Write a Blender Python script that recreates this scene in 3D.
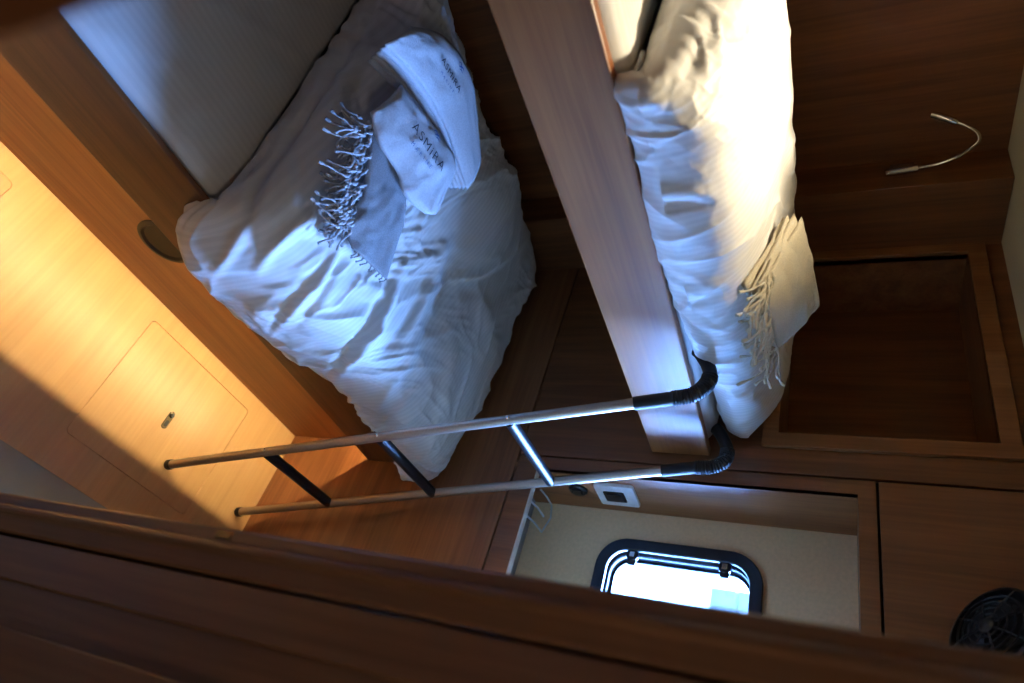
import bpy, bmesh, math, random
import numpy as np
from mathutils import Vector, Matrix, Quaternion
random.seed(4)
for o in list(bpy.data.objects): bpy.data.objects.remove(o)
scene = bpy.context.scene
COL = scene.collection

# ------------------------------------------------------------------ camera
# the photograph lies on its side: image right = up in the cabin
RIGHT = Vector((0.759, 0.651, -0.007)); UP = Vector((-0.281, 0.337, 0.899)); FWD = Vector((-0.587, 0.680, -0.439))
FWD.normalize(); RIGHT = (RIGHT - FWD * RIGHT.dot(FWD)).normalized(); UP = RIGHT.cross(FWD).normalized()
FPX = 677.42
CAM = Vector((0, 0, 1.5))
cd = bpy.data.cameras.new('camera'); cam = bpy.data.objects.new('camera', cd); COL.objects.link(cam)
cd.sensor_fit = 'HORIZONTAL'; cd.sensor_width = 36.0; cd.lens = FPX / 1024 * 36.0
cd.clip_start = 0.01; cd.clip_end = 200
rot = Matrix((UP, -RIGHT, -FWD)).transposed()
cam.matrix_world = Matrix.Translation(CAM) @ rot.to_4x4()
cd.dof.use_dof = True; cd.dof.focus_distance = 1.38; cd.dof.aperture_fstop = 2.6
scene.camera = cam

# ------------------------------------------------------------------ world and exposure
w = bpy.data.worlds.new('world'); scene.world = w; w.use_nodes = True
bg = w.node_tree.nodes['Background']
bg.inputs['Color'].default_value = (0.19, 0.40, 1.0, 1); bg.inputs['Strength'].default_value = 250.0
vs = scene.view_settings
vs.view_transform = 'Standard'; vs.look = 'None'; vs.gamma = 1.0; vs.use_curve_mapping = False; vs.exposure = 0.0

# daylight portal over the porthole opening (guides sky sampling, gives no light of its own)
pl = bpy.data.lights.new('window_portal', 'AREA'); pl.shape = 'RECTANGLE'; pl.size = 0.40; pl.size_y = 0.36
pl.cycles.is_portal = True
po = bpy.data.objects.new('window_portal', pl); COL.objects.link(po)
po.location = (-0.47, 1.66, 1.147); po.rotation_euler = (math.radians(-90), 0, 0)

# ------------------------------------------------------------------ helpers
def ray(px, py):
    return RIGHT * (py - 341.5) + UP * (px - 512.0) + FWD * FPX
def onz(px, py, z): d = ray(px, py); return CAM + d * ((z - CAM.z) / d.z)
def onx(px, py, x): d = ray(px, py); return CAM + d * ((x - CAM.x) / d.x)
def ony(px, py, y): d = ray(px, py); return CAM + d * ((y - CAM.y) / d.y)
def onplane(px, py, p, n):
    d = ray(px, py); n = Vector(n); return CAM + d * ((Vector(p) - CAM).dot(n) / d.dot(n))

def meta(o, label=None, cat=None, group=None, kind=None):
    if label: o['label'] = label
    if cat: o['category'] = cat
    if group: o['group'] = group
    if kind: o['kind'] = kind
    return o

def link(name, me, mat, parent=None, origin=None):
    """one mesh object; mesh coordinates are cabin coordinates, shifted so that origin is the object origin"""
    o = bpy.data.objects.new(name, me); COL.objects.link(o)
    if mat is not None:
        me.materials.clear(); me.materials.append(mat)
    if origin is None:
        if parent is None:
            xs = [v.co for v in me.vertices]
            lo = Vector((min(c[i] for c in xs) for i in range(3))); hi = Vector((max(c[i] for c in xs) for i in range(3)))
            origin = Vector(((lo.x + hi.x) / 2, (lo.y + hi.y) / 2, lo.z))
        else:
            origin = WORLD[parent.name]
    origin = Vector(origin)
    me.transform(Matrix.Translation(-origin))
    WORLD[o.name] = origin
    if parent is not None:
        o.parent = parent; o.location = origin - WORLD[parent.name]
    else:
        o.location = origin
    return o
WORLD = {}
def empty(name, loc, label, cat, group=None):
    o = bpy.data.objects.new(name, None); COL.objects.link(o); o.location = loc; o.empty_display_size = 0.05
    WORLD[o.name] = Vector(loc); meta(o, label, cat, group); return o

def to_mesh(bm, name, smooth=False):
    bmesh.ops.recalc_face_normals(bm, faces=bm.faces)
    me = bpy.data.meshes.new(name); bm.to_mesh(me); bm.free()
    if smooth:
        for p in me.polygons: p.use_smooth = True
    return me
def autosmooth(me, ang=35):
    for p in me.polygons: p.use_smooth = True
    try: me.set_sharp_from_angle(angle=math.radians(ang))
    except Exception: pass
    return me

def box_bm(lo, hi, bev=0.0, bm=None):
    bm = bm or bmesh.new()
    g = bmesh.ops.create_cube(bm, size=1.0)
    vs_ = g['verts']
    for v in vs_:
        v.co = Vector([(lo[i] + hi[i]) / 2 + v.co[i] * (hi[i] - lo[i]) for i in range(3)])
    if bev > 0:
        es = list({e for v in vs_ for e in v.link_edges})
        bmesh.ops.bevel(bm, geom=es, offset=bev, segments=2, profile=0.5, affect='EDGES')
    return bm
def box(name, lo, hi, mat, parent=None, bev=0.0, origin=None):
    lo, hi = [min(a, b) for a, b in zip(lo, hi)], [max(a, b) for a, b in zip(lo, hi)]
    return link(name, to_mesh(box_bm(lo, hi, bev), name), mat, parent, origin)

def tube_bm(pts, rad, seg=12, bm=None, cap=True):
    """round tube along points; rad is a number or a list"""
    bm = bm or bmesh.new()
    pts = [Vector(p) for p in pts]; n = len(pts)
    rads = rad if isinstance(rad, (list, tuple)) else [rad] * n
    t0 = (pts[1] - pts[0]).normalized()
    ref = Vector((0, 0, 1)) if abs(t0.z) < 0.9 else Vector((1, 0, 0))
    nrm = t0.cross(ref).normalized()
    rings = []
    for i in range(n):
        t = (pts[min(i + 1, n - 1)] - pts[max(i - 1, 0)]).normalized()
        nrm = (nrm - t * nrm.dot(t)).normalized(); b = t.cross(nrm)
        rings.append([bm.verts.new(pts[i] + (nrm * math.cos(2 * math.pi * k / seg) + b * math.sin(2 * math.pi * k / seg)) * rads[i]) for k in range(seg)])
    for i in range(n - 1):
        for k in range(seg):
            bm.faces.new((rings[i][k], rings[i][(k + 1) % seg], rings[i + 1][(k + 1) % seg], rings[i + 1][k]))
    if cap:
        bm.faces.new(rings[0][::-1]); bm.faces.new(rings[-1])
    return bm
def tube(name, pts, rad, mat, parent=None, seg=12):
    return link(name, autosmooth(to_mesh(tube_bm(pts, rad, seg), name), 50), mat, parent)

def catmull(pts, n):
    P = np.asarray(pts, float); m = len(P)
    t = np.linspace(0, m - 1, n); i = np.clip(t.astype(int), 0, m - 2); f = (t - i)[(...,) + (None,) * (P.ndim - 1)]
    p0 = P[np.clip(i - 1, 0, m - 1)]; p1 = P[i]; p2 = P[i + 1]; p3 = P[np.clip(i + 2, 0, m - 1)]
    return 0.5 * ((2 * p1) + (-p0 + p2) * f + (2 * p0 - 5 * p1 + 4 * p2 - p3) * f ** 2 + (-p0 + 3 * p1 - 3 * p2 + p3) * f ** 3)

def lathe_bm(profile, center, axis, seg=32, bm=None, cap=True):
    """profile = [(radius, height)], turned about axis through center"""
    bm = bm or bmesh.new(); axis = Vector(axis).normalized(); center = Vector(center)
    ref = Vector((0, 0, 1)) if abs(axis.z) < 0.9 else Vector((1, 0, 0))
    a = axis.cross(ref).normalized(); b = axis.cross(a)
    rings = []
    for r, h in profile:
        c = center + axis * h
        if r < 1e-6: rings.append([bm.verts.new(c)])
        else: rings.append([bm.verts.new(c + (a * math.cos(2 * math.pi * k / seg) + b * math.sin(2 * math.pi * k / seg)) * r) for k in range(seg)])
    for R0, R1 in zip(rings, rings[1:]):
        for k in range(seg):
            k2 = (k + 1) % seg
            q = [R0[k % len(R0)], R0[k2 % len(R0)], R1[k2 % len(R1)], R1[k % len(R1)]]
            u = []
            for v in q:
                if v not in u: u.append(v)
            if len(u) >= 3: bm.faces.new(u)
    for ring in (rings[0], rings[-1]) if cap else ():
        if len(ring) > 2 and all(len(e.link_faces) < 2 for e in ring[0].link_edges if e.other_vert(ring[0]) in ring):
            try: bm.faces.new(ring)
            except ValueError: pass
    return bm
def lathe(name, profile, center, axis, mat, parent=None, seg=32, cap=True):
    return link(name, autosmooth(to_mesh(lathe_bm(profile, center, axis, seg, None, cap), name), 40), mat, parent)

def rrect(x0, y0, x1, y1, r=0.0, n=6):
    if r <= 0: return [(x0, y0), (x1, y0), (x1, y1), (x0, y1)]
    out = []
    for cx, cy, a in ((x1 - r, y0 + r, -90), (x1 - r, y1 - r, 0), (x0 + r, y1 - r, 90), (x0 + r, y0 + r, 180)):
        for k in range(n + 1):
            t = math.radians(a + 90 * k / n); out.append((cx + r * math.cos(t), cy + r * math.sin(t)))
    return out
def plate_mesh(name, loops, thick, M, bevel=0.0):
    """flat plate with holes: loops of 2D points (outer first), extruded over thick, mapped by matrix M (2D x,y + depth z)"""
    cu = bpy.data.curves.new(name, 'CURVE'); cu.dimensions = '2D'; cu.fill_mode = 'BOTH'
    cu.extrude = thick / 2; cu.bevel_depth = bevel; cu.bevel_resolution = 1; cu.offset = -bevel
    for lp in loops:
        sp = cu.splines.new('POLY'); sp.points.add(len(lp) - 1); sp.use_cyclic_u = True
        for p, q in zip(sp.points, lp): p.co = (q[0], q[1], 0, 1)
    o = bpy.data.objects.new(name, cu); COL.objects.link(o)
    dg = bpy.context.evaluated_depsgraph_get(); dg.update()
    me = bpy.data.meshes.new_from_object(o.evaluated_get(dg)); bpy.data.objects.remove(o); bpy.data.curves.remove(cu)
    me.materials.clear(); me.transform(M); me.name = name
    bm = bmesh.new(); bm.from_mesh(me); bmesh.ops.remove_doubles(bm, verts=bm.verts, dist=1e-6)
    bmesh.ops.recalc_face_normals(bm, faces=bm.faces); bm.to_mesh(me); bm.free()
    return me
def plate(name, loops, thick, M, mat, parent=None, bevel=0.0):
    return link(name, plate_mesh(name, loops, thick, M, bevel), mat, parent)
def MXZ(y):   # plate in the plane y = const; plate x -> X, plate y -> Z, depth -> -Y
    return Matrix(((1, 0, 0, 0), (0, 0, -1, y), (0, 1, 0, 0), (0, 0, 0, 1)))
def MYZ(x):   # plate in the plane x = const; plate x -> Y, plate y -> Z, depth -> X
    return Matrix(((0, 0, 1, x), (1, 0, 0, 0), (0, 1, 0, 0), (0, 0, 0, 1)))
def MXY(z):
    return Matrix.Translation((0, 0, z))

def grid_mesh(name, P, closed_u=False, uv=None, smooth=True):
    """P: array (na, nb, 3)"""
    na, nb = P.shape[:2]
    idx = np.arange(na * nb).reshape(na, nb)
    a = idx[:-1, :-1]; b = idx[1:, :-1]; c = idx[1:, 1:]; d = idx[:-1, 1:]
    F = np.stack([a, b, c, d], -1).reshape(-1, 4).tolist()
    if closed_u:
        F += np.stack([idx[:-1, -1], idx[1:, -1], idx[1:, 0], idx[:-1, 0]], -1).tolist()
        F += [idx[0].tolist()[::-1], idx[-1].tolist()]
    me = bpy.data.meshes.new(name); me.from_pydata(P.reshape(-1, 3).tolist(), [], F); me.update()
    if uv is not None:
        lay = me.uv_layers.new(name='uv'); li = np.zeros(len(me.loops), int); me.loops.foreach_get('vertex_index', li)
        lay.data.foreach_set('uv', uv.reshape(-1, 2)[li].astype(np.float32).ravel())
    bm = bmesh.new(); bm.from_mesh(me); bmesh.ops.recalc_face_normals(bm, faces=bm.faces); bm.to_mesh(me); bm.free()
    if smooth:
        for p in me.polygons: p.use_smooth = True
    return me

_rng = np.random.RandomState(7); _tab = _rng.rand(256, 256) * 2 - 1
def vnoise(x, y):
    x = np.asarray(x, float) + 1000.3; y = np.asarray(y, float) + 1000.7
    i = np.floor(x).astype(int); j = np.floor(y).astype(int); f = x - i; g = y - j
    f = f * f * f * (f * (f * 6 - 15) + 10); g = g * g * g * (g * (g * 6 - 15) + 10)
    t = lambda a, b: _tab[a % 256, b % 256]
    return (t(i, j) * (1 - f) + t(i + 1, j) * f) * (1 - g) + (t(i, j + 1) * (1 - f) + t(i + 1, j + 1) * f) * g
def fbm(x, y, o=3):
    s = 0; a = 1
    for k in range(o): s = s + a * vnoise(x * 2 ** k + 17 * k, y * 2 ** k + 31 * k); a *= 0.5
    return s

# ------------------------------------------------------------------ materials
def nodes_of(m):
    m.use_nodes = True; nt = m.node_tree; return nt, nt.nodes['Principled BSDF']
def rgb(h):   # sRGB 0-255 -> linear
    return tuple(((c / 255) / 12.92 if c / 255 <= 0.04045 else ((c / 255 + 0.055) / 1.055) ** 2.4) for c in h) + (1,)
def wood(name, dark, light, grain='Y', rough=0.38, scale=1.0, coat=0.0, contrast=1.0):
    m = bpy.data.materials.new(name); nt, b = nodes_of(m); N = nt.nodes; L = nt.links
    tc = N.new('ShaderNodeTexCoord'); mp = N.new('ShaderNodeMapping')
    s = [26 * scale] * 3; s['XYZ'.index(grain)] = 1.6 * scale; mp.inputs['Scale'].default_value = s
    L.new(tc.outputs['Object'], mp.inputs['Vector'])
    n1 = N.new('ShaderNodeTexNoise'); n1.inputs['Scale'].default_value = 1.0; n1.inputs['Detail'].default_value = 6; n1.inputs['Distortion'].default_value = 0.6
    L.new(mp.outputs[0], n1.inputs['Vector'])
    mp2 = N.new('ShaderNodeMapping'); s2 = [150 * scale] * 3; s2['XYZ'.index(grain)] = 5 * scale; mp2.inputs['Scale'].default_value = s2
    L.new(tc.outputs['Object'], mp2.inputs['Vector'])
    n2 = N.new('ShaderNodeTexNoise'); n2.inputs['Scale'].default_value = 1.0; n2.inputs['Detail'].default_value = 3
    L.new(mp2.outputs[0], n2.inputs['Vector'])
    mx = N.new('ShaderNodeMix'); mx.data_type = 'FLOAT'; mx.inputs[0].default_value = 0.35
    L.new(n1.outputs['Fac'], mx.inputs[2]); L.new(n2.outputs['Fac'], mx.inputs[3])
    cr = N.new('ShaderNodeValToRGB'); cr.color_ramp.elements[0].position = 0.5 - 0.16 / contrast; cr.color_ramp.elements[1].position = 0.5 + 0.16 / contrast
    cr.color_ramp.elements[0].color = rgb(dark); cr.color_ramp.elements[1].color = rgb(light)
    L.new(mx.outputs[0], cr.inputs['Fac']); L.new(cr.outputs['Color'], b.inputs['Base Color'])
    b.inputs['Roughness'].default_value = rough; b.inputs['Coat Weight'].default_value = coat; b.inputs['Coat Roughness'].default_value = 0.25
    bp = N.new('ShaderNodeBump'); bp.inputs['Strength'].default_value = 0.06; bp.inputs['Distance'].default_value = 0.002
    L.new(n2.outputs['Fac'], bp.inputs['Height']); L.new(bp.outputs[0], b.inputs['Normal'])
    return m
def plain(name, col, rough=0.5, metal=0.0, noise=0.04, nscale=60, bump=0.0, **kw):
    m = bpy.data.materials.new(name); nt, b = nodes_of(m); N = nt.nodes; L = nt.links
    tc = N.new('ShaderNodeTexCoord'); n = N.new('ShaderNodeTexNoise'); n.inputs['Scale'].default_value = nscale; n.inputs['Detail'].default_value = 4
    L.new(tc.outputs['Object'], n.inputs['Vector'])
    cr = N.new('ShaderNodeValToRGB'); c = rgb(col)
    cr.color_ramp.elements[0].position = 0.3; cr.color_ramp.elements[1].position = 0.7
    cr.color_ramp.elements[0].color = tuple(max(0, v * (1 - noise * 2)) for v in c[:3]) + (1,); cr.color_ramp.elements[1].color = tuple(min(1, v * (1 + noise * 2)) for v in c[:3]) + (1,)
    L.new(n.outputs['Fac'], cr.inputs['Fac']); L.new(cr.outputs['Color'], b.inputs['Base Color'])
    b.inputs['Roughness'].default_value = rough; b.inputs['Metallic'].default_value = metal
    if bump:
        bp = N.new('ShaderNodeBump'); bp.inputs['Strength'].default_value = bump; bp.inputs['Distance'].default_value = 0.002
        L.new(n.outputs['Fac'], bp.inputs['Height']); L.new(bp.outputs[0], b.inputs['Normal'])
    for k, v in kw.items(): b.inputs[k].default_value = v
    return m
def sateen(name, col, stripe=0.011, axis='X', amount=0.09, weave=900, bump=0.1):
    """white bed linen with woven satin stripes"""
    m = bpy.data.materials.new(name); nt, b = nodes_of(m); N = nt.nodes; L = nt.links
    tc = N.new('ShaderNodeTexCoord')
    wv = N.new('ShaderNodeTexWave'); wv.wave_type = 'BANDS'; wv.bands_direction = axis; wv.wave_profile = 'SIN'
    wv.inputs['Scale'].default_value = 0.314 / stripe; wv.inputs['Distortion'].default_value = 0.0
    L.new(tc.outputs['UV'], wv.inputs['Vector'])
    cr = N.new('ShaderNodeValToRGB'); c = rgb(col)
    cr.color_ramp.elements[0].position = 0.4; cr.color_ramp.elements[1].position = 0.6
    cr.color_ramp.elements[0].color = tuple(v * (1 - amount) for v in c[:3]) + (1,); cr.color_ramp.elements[1].color = c
    L.new(wv.outputs['Fac'], cr.inputs['Fac']); L.new(cr.outputs['Color'], b.inputs['Base Color'])
    mr = N.new('ShaderNodeMapRange'); mr.inputs[3].default_value = 0.75; mr.inputs[4].default_value = 0.5
    L.new(wv.outputs['Fac'], mr.inputs[0]); L.new(mr.outputs[0], b.inputs['Roughness'])
    n = N.new('ShaderNodeTexNoise'); n.inputs['Scale'].default_value = 28; n.inputs['Detail'].default_value = 5
    L.new(tc.outputs['UV'], n.inputs['Vector'])
    bp = N.new('ShaderNodeBump'); bp.inputs['Strength'].default_value = bump; bp.inputs['Distance'].default_value = 0.01
    L.new(n.outputs['Fac'], bp.inputs['Height']); L.new(bp.outputs[0], b.inputs['Normal'])
    b.inputs['Sheen Weight'].default_value = 0.15
    return m

M_WALL = wood('veneer_vertical_grain', (98, 56, 27), (136, 84, 45), 'Z', 0.42, 1.0)
M_WALLY = wood('veneer_long_grain', (122, 68, 29), (158, 98, 48), 'Y', 0.36, 1.0)
M_WALLX = wood('veneer_cross_grain', (116, 69, 37), (154, 99, 58), 'X', 0.38, 1.0)
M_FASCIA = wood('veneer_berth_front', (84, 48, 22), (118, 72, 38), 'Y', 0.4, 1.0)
M_TRIM = wood('veneer_trim', (118, 72, 38), (152, 100, 58), 'Z', 0.4, 1.2)
M_FLOOR = wood('pale_floor_laminate', (196, 152, 98), (216, 174, 118), 'X', 0.34, 0.8, contrast=0.7)
M_JAMB = wood('jamb_veneer', (112, 78, 54), (138, 100, 72), 'Z', 0.34, 1.0)
M_DARK = plain('dark_gap', (30, 20, 14), 0.8)
M_GREY = plain('grey_gelcoat', (150, 152, 142), 0.5, noise=0.03, nscale=15)
M_LINING = plain('pale_bounce_lining', (232, 208, 170), 0.8, noise=0.02, nscale=120)
M_CEIL = plain('cream_headliner', (196, 180, 140), 0.85, noise=0.02, nscale=200, bump=0.15)
M_VINYL = plain('beige_wall_lining', (230, 198, 154), 0.75, noise=0.03, nscale=120, bump=0.1)
M_SHEET = sateen('white_striped_sheet', (214, 212, 208), 0.016, 'X', 0.05)
M_DUVET = sateen('white_striped_duvet_cover', (224, 222, 218), 0.011, 'Y', 0.07)
M_TOWEL = plain('white_towel_cloth', (196, 196, 200), 0.9, noise=0.05, nscale=300, bump=0.4)
M_GREYTOWEL = plain('grey_cotton_weave', (146, 148, 152), 0.95, noise=0.08, nscale=400, bump=0.4)
M_CREAMTOWEL = plain('cream_cotton_weave', (200, 190, 166), 0.95, noise=0.06, nscale=400, bump=0.4)
M_PRINT = plain('navy_print', (16, 20, 44), 0.7)
M_PRINT2 = plain('blue_print', (60, 96, 150), 0.7)
M_ALU = plain('brushed_aluminium', (186, 176, 164), 0.48, 1.0, noise=0.04, nscale=300)
M_BLACKFOAM = plain('black_rubber_sleeve', (16, 16, 18), 0.55, bump=0.2)
M_RUNG = plain('black_rubber_rung', (22, 24, 28), 0.38)
M_BLACK = plain('black_plastic', (9, 9, 10), 0.4)
M_FRAME = plain('black_window_frame', (20, 26, 36), 0.28)
M_CHROME = plain('chrome', (210, 206, 196), 0.16, 1.0)
M_WHITEPL = plain('white_plastic', (220, 220, 216), 0.4)
M_OLIVE = plain('dark_olive_plastic', (18, 17, 10), 0.6)
M_STEEL = plain('dark_steel', (110, 96, 70), 0.3, 1.0)
def emis(name, col, s):
    m = bpy.data.materials.new(name); nt, b = nodes_of(m)
    b.inputs['Base Color'].default_value = (0.8, 0.8, 0.8, 1); b.inputs['Emission Color'].default_value = col; b.inputs['Emission Strength'].default_value = s; return m
M_LED = emis('warm_led_diffuser', (1.0, 0.77, 0.41, 1), 480.0)
M_LENS = emis('warm_lamp_lens', (1.0, 0.78, 0.5, 1), 6.0)
def glassmat():
    m = bpy.data.materials.new('window_glass'); nt, b = nodes_of(m); N = nt.nodes; L = nt.links
    tr = N.new('ShaderNodeBsdfTransparent'); tr.inputs[0].default_value = (0.92, 0.96, 0.97, 1)
    gl = N.new('ShaderNodeBsdfGlossy'); gl.inputs['Roughness'].default_value = 0.03
    fr = N.new('ShaderNodeFresnel'); fr.inputs['IOR'].default_value = 1.45; mx = N.new('ShaderNodeMixShader')
    L.new(fr.outputs[0], mx.inputs[0]); L.new(tr.outputs[0], mx.inputs[1]); L.new(gl.outputs[0], mx.inputs[2])
    L.new(mx.outputs[0], N['Material Output'].inputs['Surface']); return m
M_GLASS = glassmat()

# ------------------------------------------------------------------ main planes of the cabin (metres)
XK = -0.806      # kick panel under the lower berth
XF = -0.745      # lower berth fascia
XU = -0.830      # upper berth board
XB = -1.480      # pilaster at the far end of the long wall
XW = -1.590      # long wall
YE = 1.366       # end wall
YP = 1.166       # near edge of the pilaster
YN = -0.62       # near cabin wall
ZC = 1.848       # ceiling
XD = -0.200      # cabin side of the door wall

def struct(o, label, cat): return meta(o, label, cat, kind='structure')

# ---- floor with two lift-out hatches
H1 = (-0.762, 0.788, -0.437, 1.172); H2 = (-0.762, -0.02, -0.437, 0.386)
fl = plate('floor', [rrect(XK - 0.85, -1.15, -0.356, YE + 0.05), rrect(*H1, 0.012), rrect(*H2, 0.012)], 0.018, MXY(-0.009), M_FLOOR)
struct(fl, 'pale yellow wood laminate cabin floor beside the lower berth', 'floor')
box('underfloor', (XK - 0.85, -1.15, -0.06), (-0.356, YE + 0.05, -0.0185), M_DARK, fl)
g = 0.0022
def hatch(r, latch, label):
    e = empty('floor_hatch', ((r[0] + r[2]) / 2, (r[1] + r[3]) / 2, -0.018), label, 'hatch', 'floor hatches')
    plate('panel', [rrect(r[0] + g, r[1] + g, r[2] - g, r[3] - g, 0.011)], 0.017, MXY(-0.0092), M_FLOOR, e)
    if latch:
        c = onz(168, 420, 0.0); c.z = 0
        la = plate('latch', [rrect(c.x - 0.024, c.y - 0.0075, c.x + 0.024, c.y + 0.0075, 0.0074)], 0.003, MXY(0.0006), M_STEEL, e)
        meta(la, 'small dark metal flush latch')
        lathe('latch_button', [(0.0, 0.006), (0.005, 0.0055), (0.0062, 0.004), (0.0062, 0.0)], (c.x - 0.013, c.y, 0.0015), (0, 0, 1), M_BLACK, la, 16)
        plate('latch_slot', [rrect(c.x + 0.001, c.y - 0.004, c.x + 0.018, c.y + 0.004, 0.0039)], 0.002, MXY(0.0022), M_BLACK, la)
    return e
hatch(H1, True, 'square floor hatch with small metal latch near the ladder feet')
hatch(H2, False, 'floor hatch without latch at the left edge of the photo')
sill = box('trim_1', (-0.3555, -1.15, -0.06), (0.9, 2.0, 0.0), M_GREY); struct(sill, 'pale grey threshold strip beside the wooden floor', 'threshold')

# ---- ceiling and side walls
ce = box('ceiling', (-1.7, -1.1, ZC), (0.9, 1.75, ZC + 0.05), M_CEIL); struct(ce, 'cream padded headliner ceiling', 'ceiling')
wl = box('wall_left', (XW - 0.05, -1.1, 0), (XW, 1.75, ZC), M_WALL); struct(wl, 'brown veneer wall behind both berths with reading lamp', 'wall')
pi = box('trim_2', (XW + 0.0005, YP, 0), (XB, YE - 0.0005, ZC - 0.001), M_WALL, None, 0.002); struct(pi, 'brown veneer corner pilaster left of the open niche', 'trim')
wn = box('wall_near', (XW, YN - 0.03, 0), (XD, YN, ZC), M_WALL); struct(wn, 'brown veneer wall at the head of the berths', 'wall')

# ---- end wall, made of separate veneer panels with dark joints
we = box('wall_end', (XW, 1.775, -0.06), (0.9, 1.81, 0.70), M_DARK)
struct(we, 'panelled brown veneer end wall with open niche and porthole recess', 'wall')
T = 0.016; j = 0.0028
NI = (-1.452, 1.37, -0.897, 1.776)   # niche opening x0 z0 x1 z1
RO = (-0.765, 0.818, -0.245, 1.525)  # porthole recess opening
ZJ = 0.758; XJ = -0.800; ZT = 1.560
box('backing', (XW, YE + T + 0.0005, 0), (RO[0] - 0.022, YE + T + 0.006, NI[1] - 0.014), M_DARK, we)
box('backing', (RO[0] - 0.022, YE + T + 0.0005, 0), (XD + 0.05, YE + T + 0.006, 0.735), M_DARK, we)
box('backing', (NI[2] + 0.014, YE + T + 0.0005, NI[1] - 0.014), (RO[0] - 0.022, YE + T + 0.006, ZC), M_DARK, we)
box('backing', (RO[0] - 0.022, YE + T + 0.0005, RO[3] + 0.016), (XD + 0.05, YE + T + 0.006, ZC), M_DARK, we)
box('panel', (XB - 0.1, YE, 0), (XD + 0.04, YE + T, ZJ - j), M_WALLX, we, 0.0012)
MZ = MXZ(YE + T / 2)
plate('panel', [rrect(XB - 0.1, ZJ + j, XJ - j, ZC), rrect(*NI)], T, MZ, M_WALL, we)
plate('panel', [rrect(XJ + j, ZJ + j, XD + 0.04, ZT - j), rrect(*RO)], T, MZ, M_WALL, we)
box('panel', (XJ + j, YE, ZT + j), (XD + 0.04, YE + T, ZC), M_WALL, we, 0.0012)
# niche frame and lining
fo = (-1.4785, NI[1] - 0.034, -0.863, 1.812)
plate('niche_frame', [rrect(*fo), rrect(NI[0], NI[1], NI[2], NI[3])], 0.010, MXZ(YE - 0.0052), M_TRIM, we, 0.001)
ND = 1.567; nt_ = 0.012
nb = bmesh.new()
box_bm((NI[0] - nt_, YE + 0.001, NI[1] - nt_), (NI[0], ND, NI[3] + nt_), 0, nb); box_bm((NI[2], YE + 0.001, NI[1] - nt_), (NI[2] + nt_, ND, NI[3] + nt_), 0, nb)
box_bm((NI[0], YE + 0.001, NI[3]), (NI[2], ND, NI[3] + nt_), 0, nb); box_bm((NI[0], YE + 0.001, NI[1] - nt_), (NI[2], ND, NI[1]), 0, nb)
link('niche_lining', to_mesh(nb, 'niche_lining'), M_WALLX, we)
box('niche_back', (NI[0] - nt_, ND, NI[1] - nt_), (NI[2] + nt_, ND + 0.01, NI[3] + nt_), M_WALL, we)
# porthole recess: sides, top, ledge, lip, lining with window hole
YH = 1.55
WIN = (-0.688, 0.955, -0.262, 1.340)
box('recess_side', (RO[0] - 0.014, YE + 0.001, 0.735), (RO[0], YH + 0.02, RO[3] + 0.014), M_TRIM, we)
box('recess_side', (RO[2], YE + 0.001, 0.735), (RO[2] + 0.014, YH + 0.02, RO[3] + 0.014), M_VINYL, we)  # unseen side, made pale for bounce light like the door wall
box('recess_top', (RO[0], YE + 0.001, RO[3]), (RO[2], YH + 0.02, RO[3] + 0.014), M_TRIM, we)
box('recess_ledge', (RO[0], YE + T + 0.001, 0.735), (RO[2], YH + 0.02, 0.750), plain('grey_ledge', (120, 116, 110), 0.35), we)
lip = box('recess_lip', (RO[0], YE - 0.0015, RO[1] - 0.0005), (RO[2], YE + T + 0.0015, RO[1] + 0.002), plain('cream_edging', (205, 190, 168), 0.45), we)
plate('recess_lining', [rrect(RO[0], 0.75, RO[2], RO[3]), rrect(WIN[0] + 0.023, WIN[1] + 0.023, WIN[2] - 0.023, WIN[3] - 0.023, 0.055)], 0.018, MXZ(YH + 0.0095), M_VINYL, we)

# ---- porthole window
WO = (WIN[0] + 0.028, WIN[1] + 0.028, WIN[2] - 0.028, WIN[3] - 0.028)
wi = plate('window_1', [rrect(*WIN, 0.075, 10), rrect(*WO, 0.050, 10)], 0.010, MXZ(YH - 0.006), M_FRAME, None, 0.003)
struct(wi, 'bright rounded porthole in a black frame in the beige recess', 'window')
plate('window_reveal', [rrect(WO[0] - 0.004, WO[1] - 0.004, WO[2] + 0.004, WO[3] + 0.004, 0.054, 10), rrect(*WO, 0.050, 10)], 0.062, MXZ(YH + 0.0315), M_FRAME, wi)
plate('window_frame', [rrect(WO[0], WO[1], WO[2], WO[3], 0.050, 10), rrect(WO[0] + 0.006, WO[1] + 0.006, WO[2] - 0.006, WO[3] - 0.006, 0.044, 10)], 0.010, MXZ(YH + 0.052), M_FRAME, wi, 0.001)
plate('window_pane', [rrect(WO[0] + 0.004, WO[1] + 0.004, WO[2] - 0.004, WO[3] - 0.004, 0.046, 10)], 0.005, MXZ(YH + 0.053), M_GLASS, wi)
for zz in (WIN[1] + 0.085, WIN[3] - 0.085):
    hb = lathe_bm([(0.0, 0.013), (0.012, 0.013), (0.015, 0.010), (0.015, 0.0), (0.0, 0.0)], (WIN[0] + 0.037, YH + 0.004, zz), (0, -1, 0), 20)
    box_bm((WIN[0] + 0.030, YH - 0.006, zz - 0.010), (WIN[0] + 0.062, YH + 0.006, zz + 0.010), 0.002, hb)
    hg = link('window_catch', autosmooth(to_mesh(hb, 'window_catch')), M_FRAME, wi)
    box('catch_plate', (WIN[0] + 0.031, YH - 0.0105, zz - 0.006), (WIN[0] + 0.044, YH - 0.0088, zz + 0.006), M_CHROME, hg, 0.0008)
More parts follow.
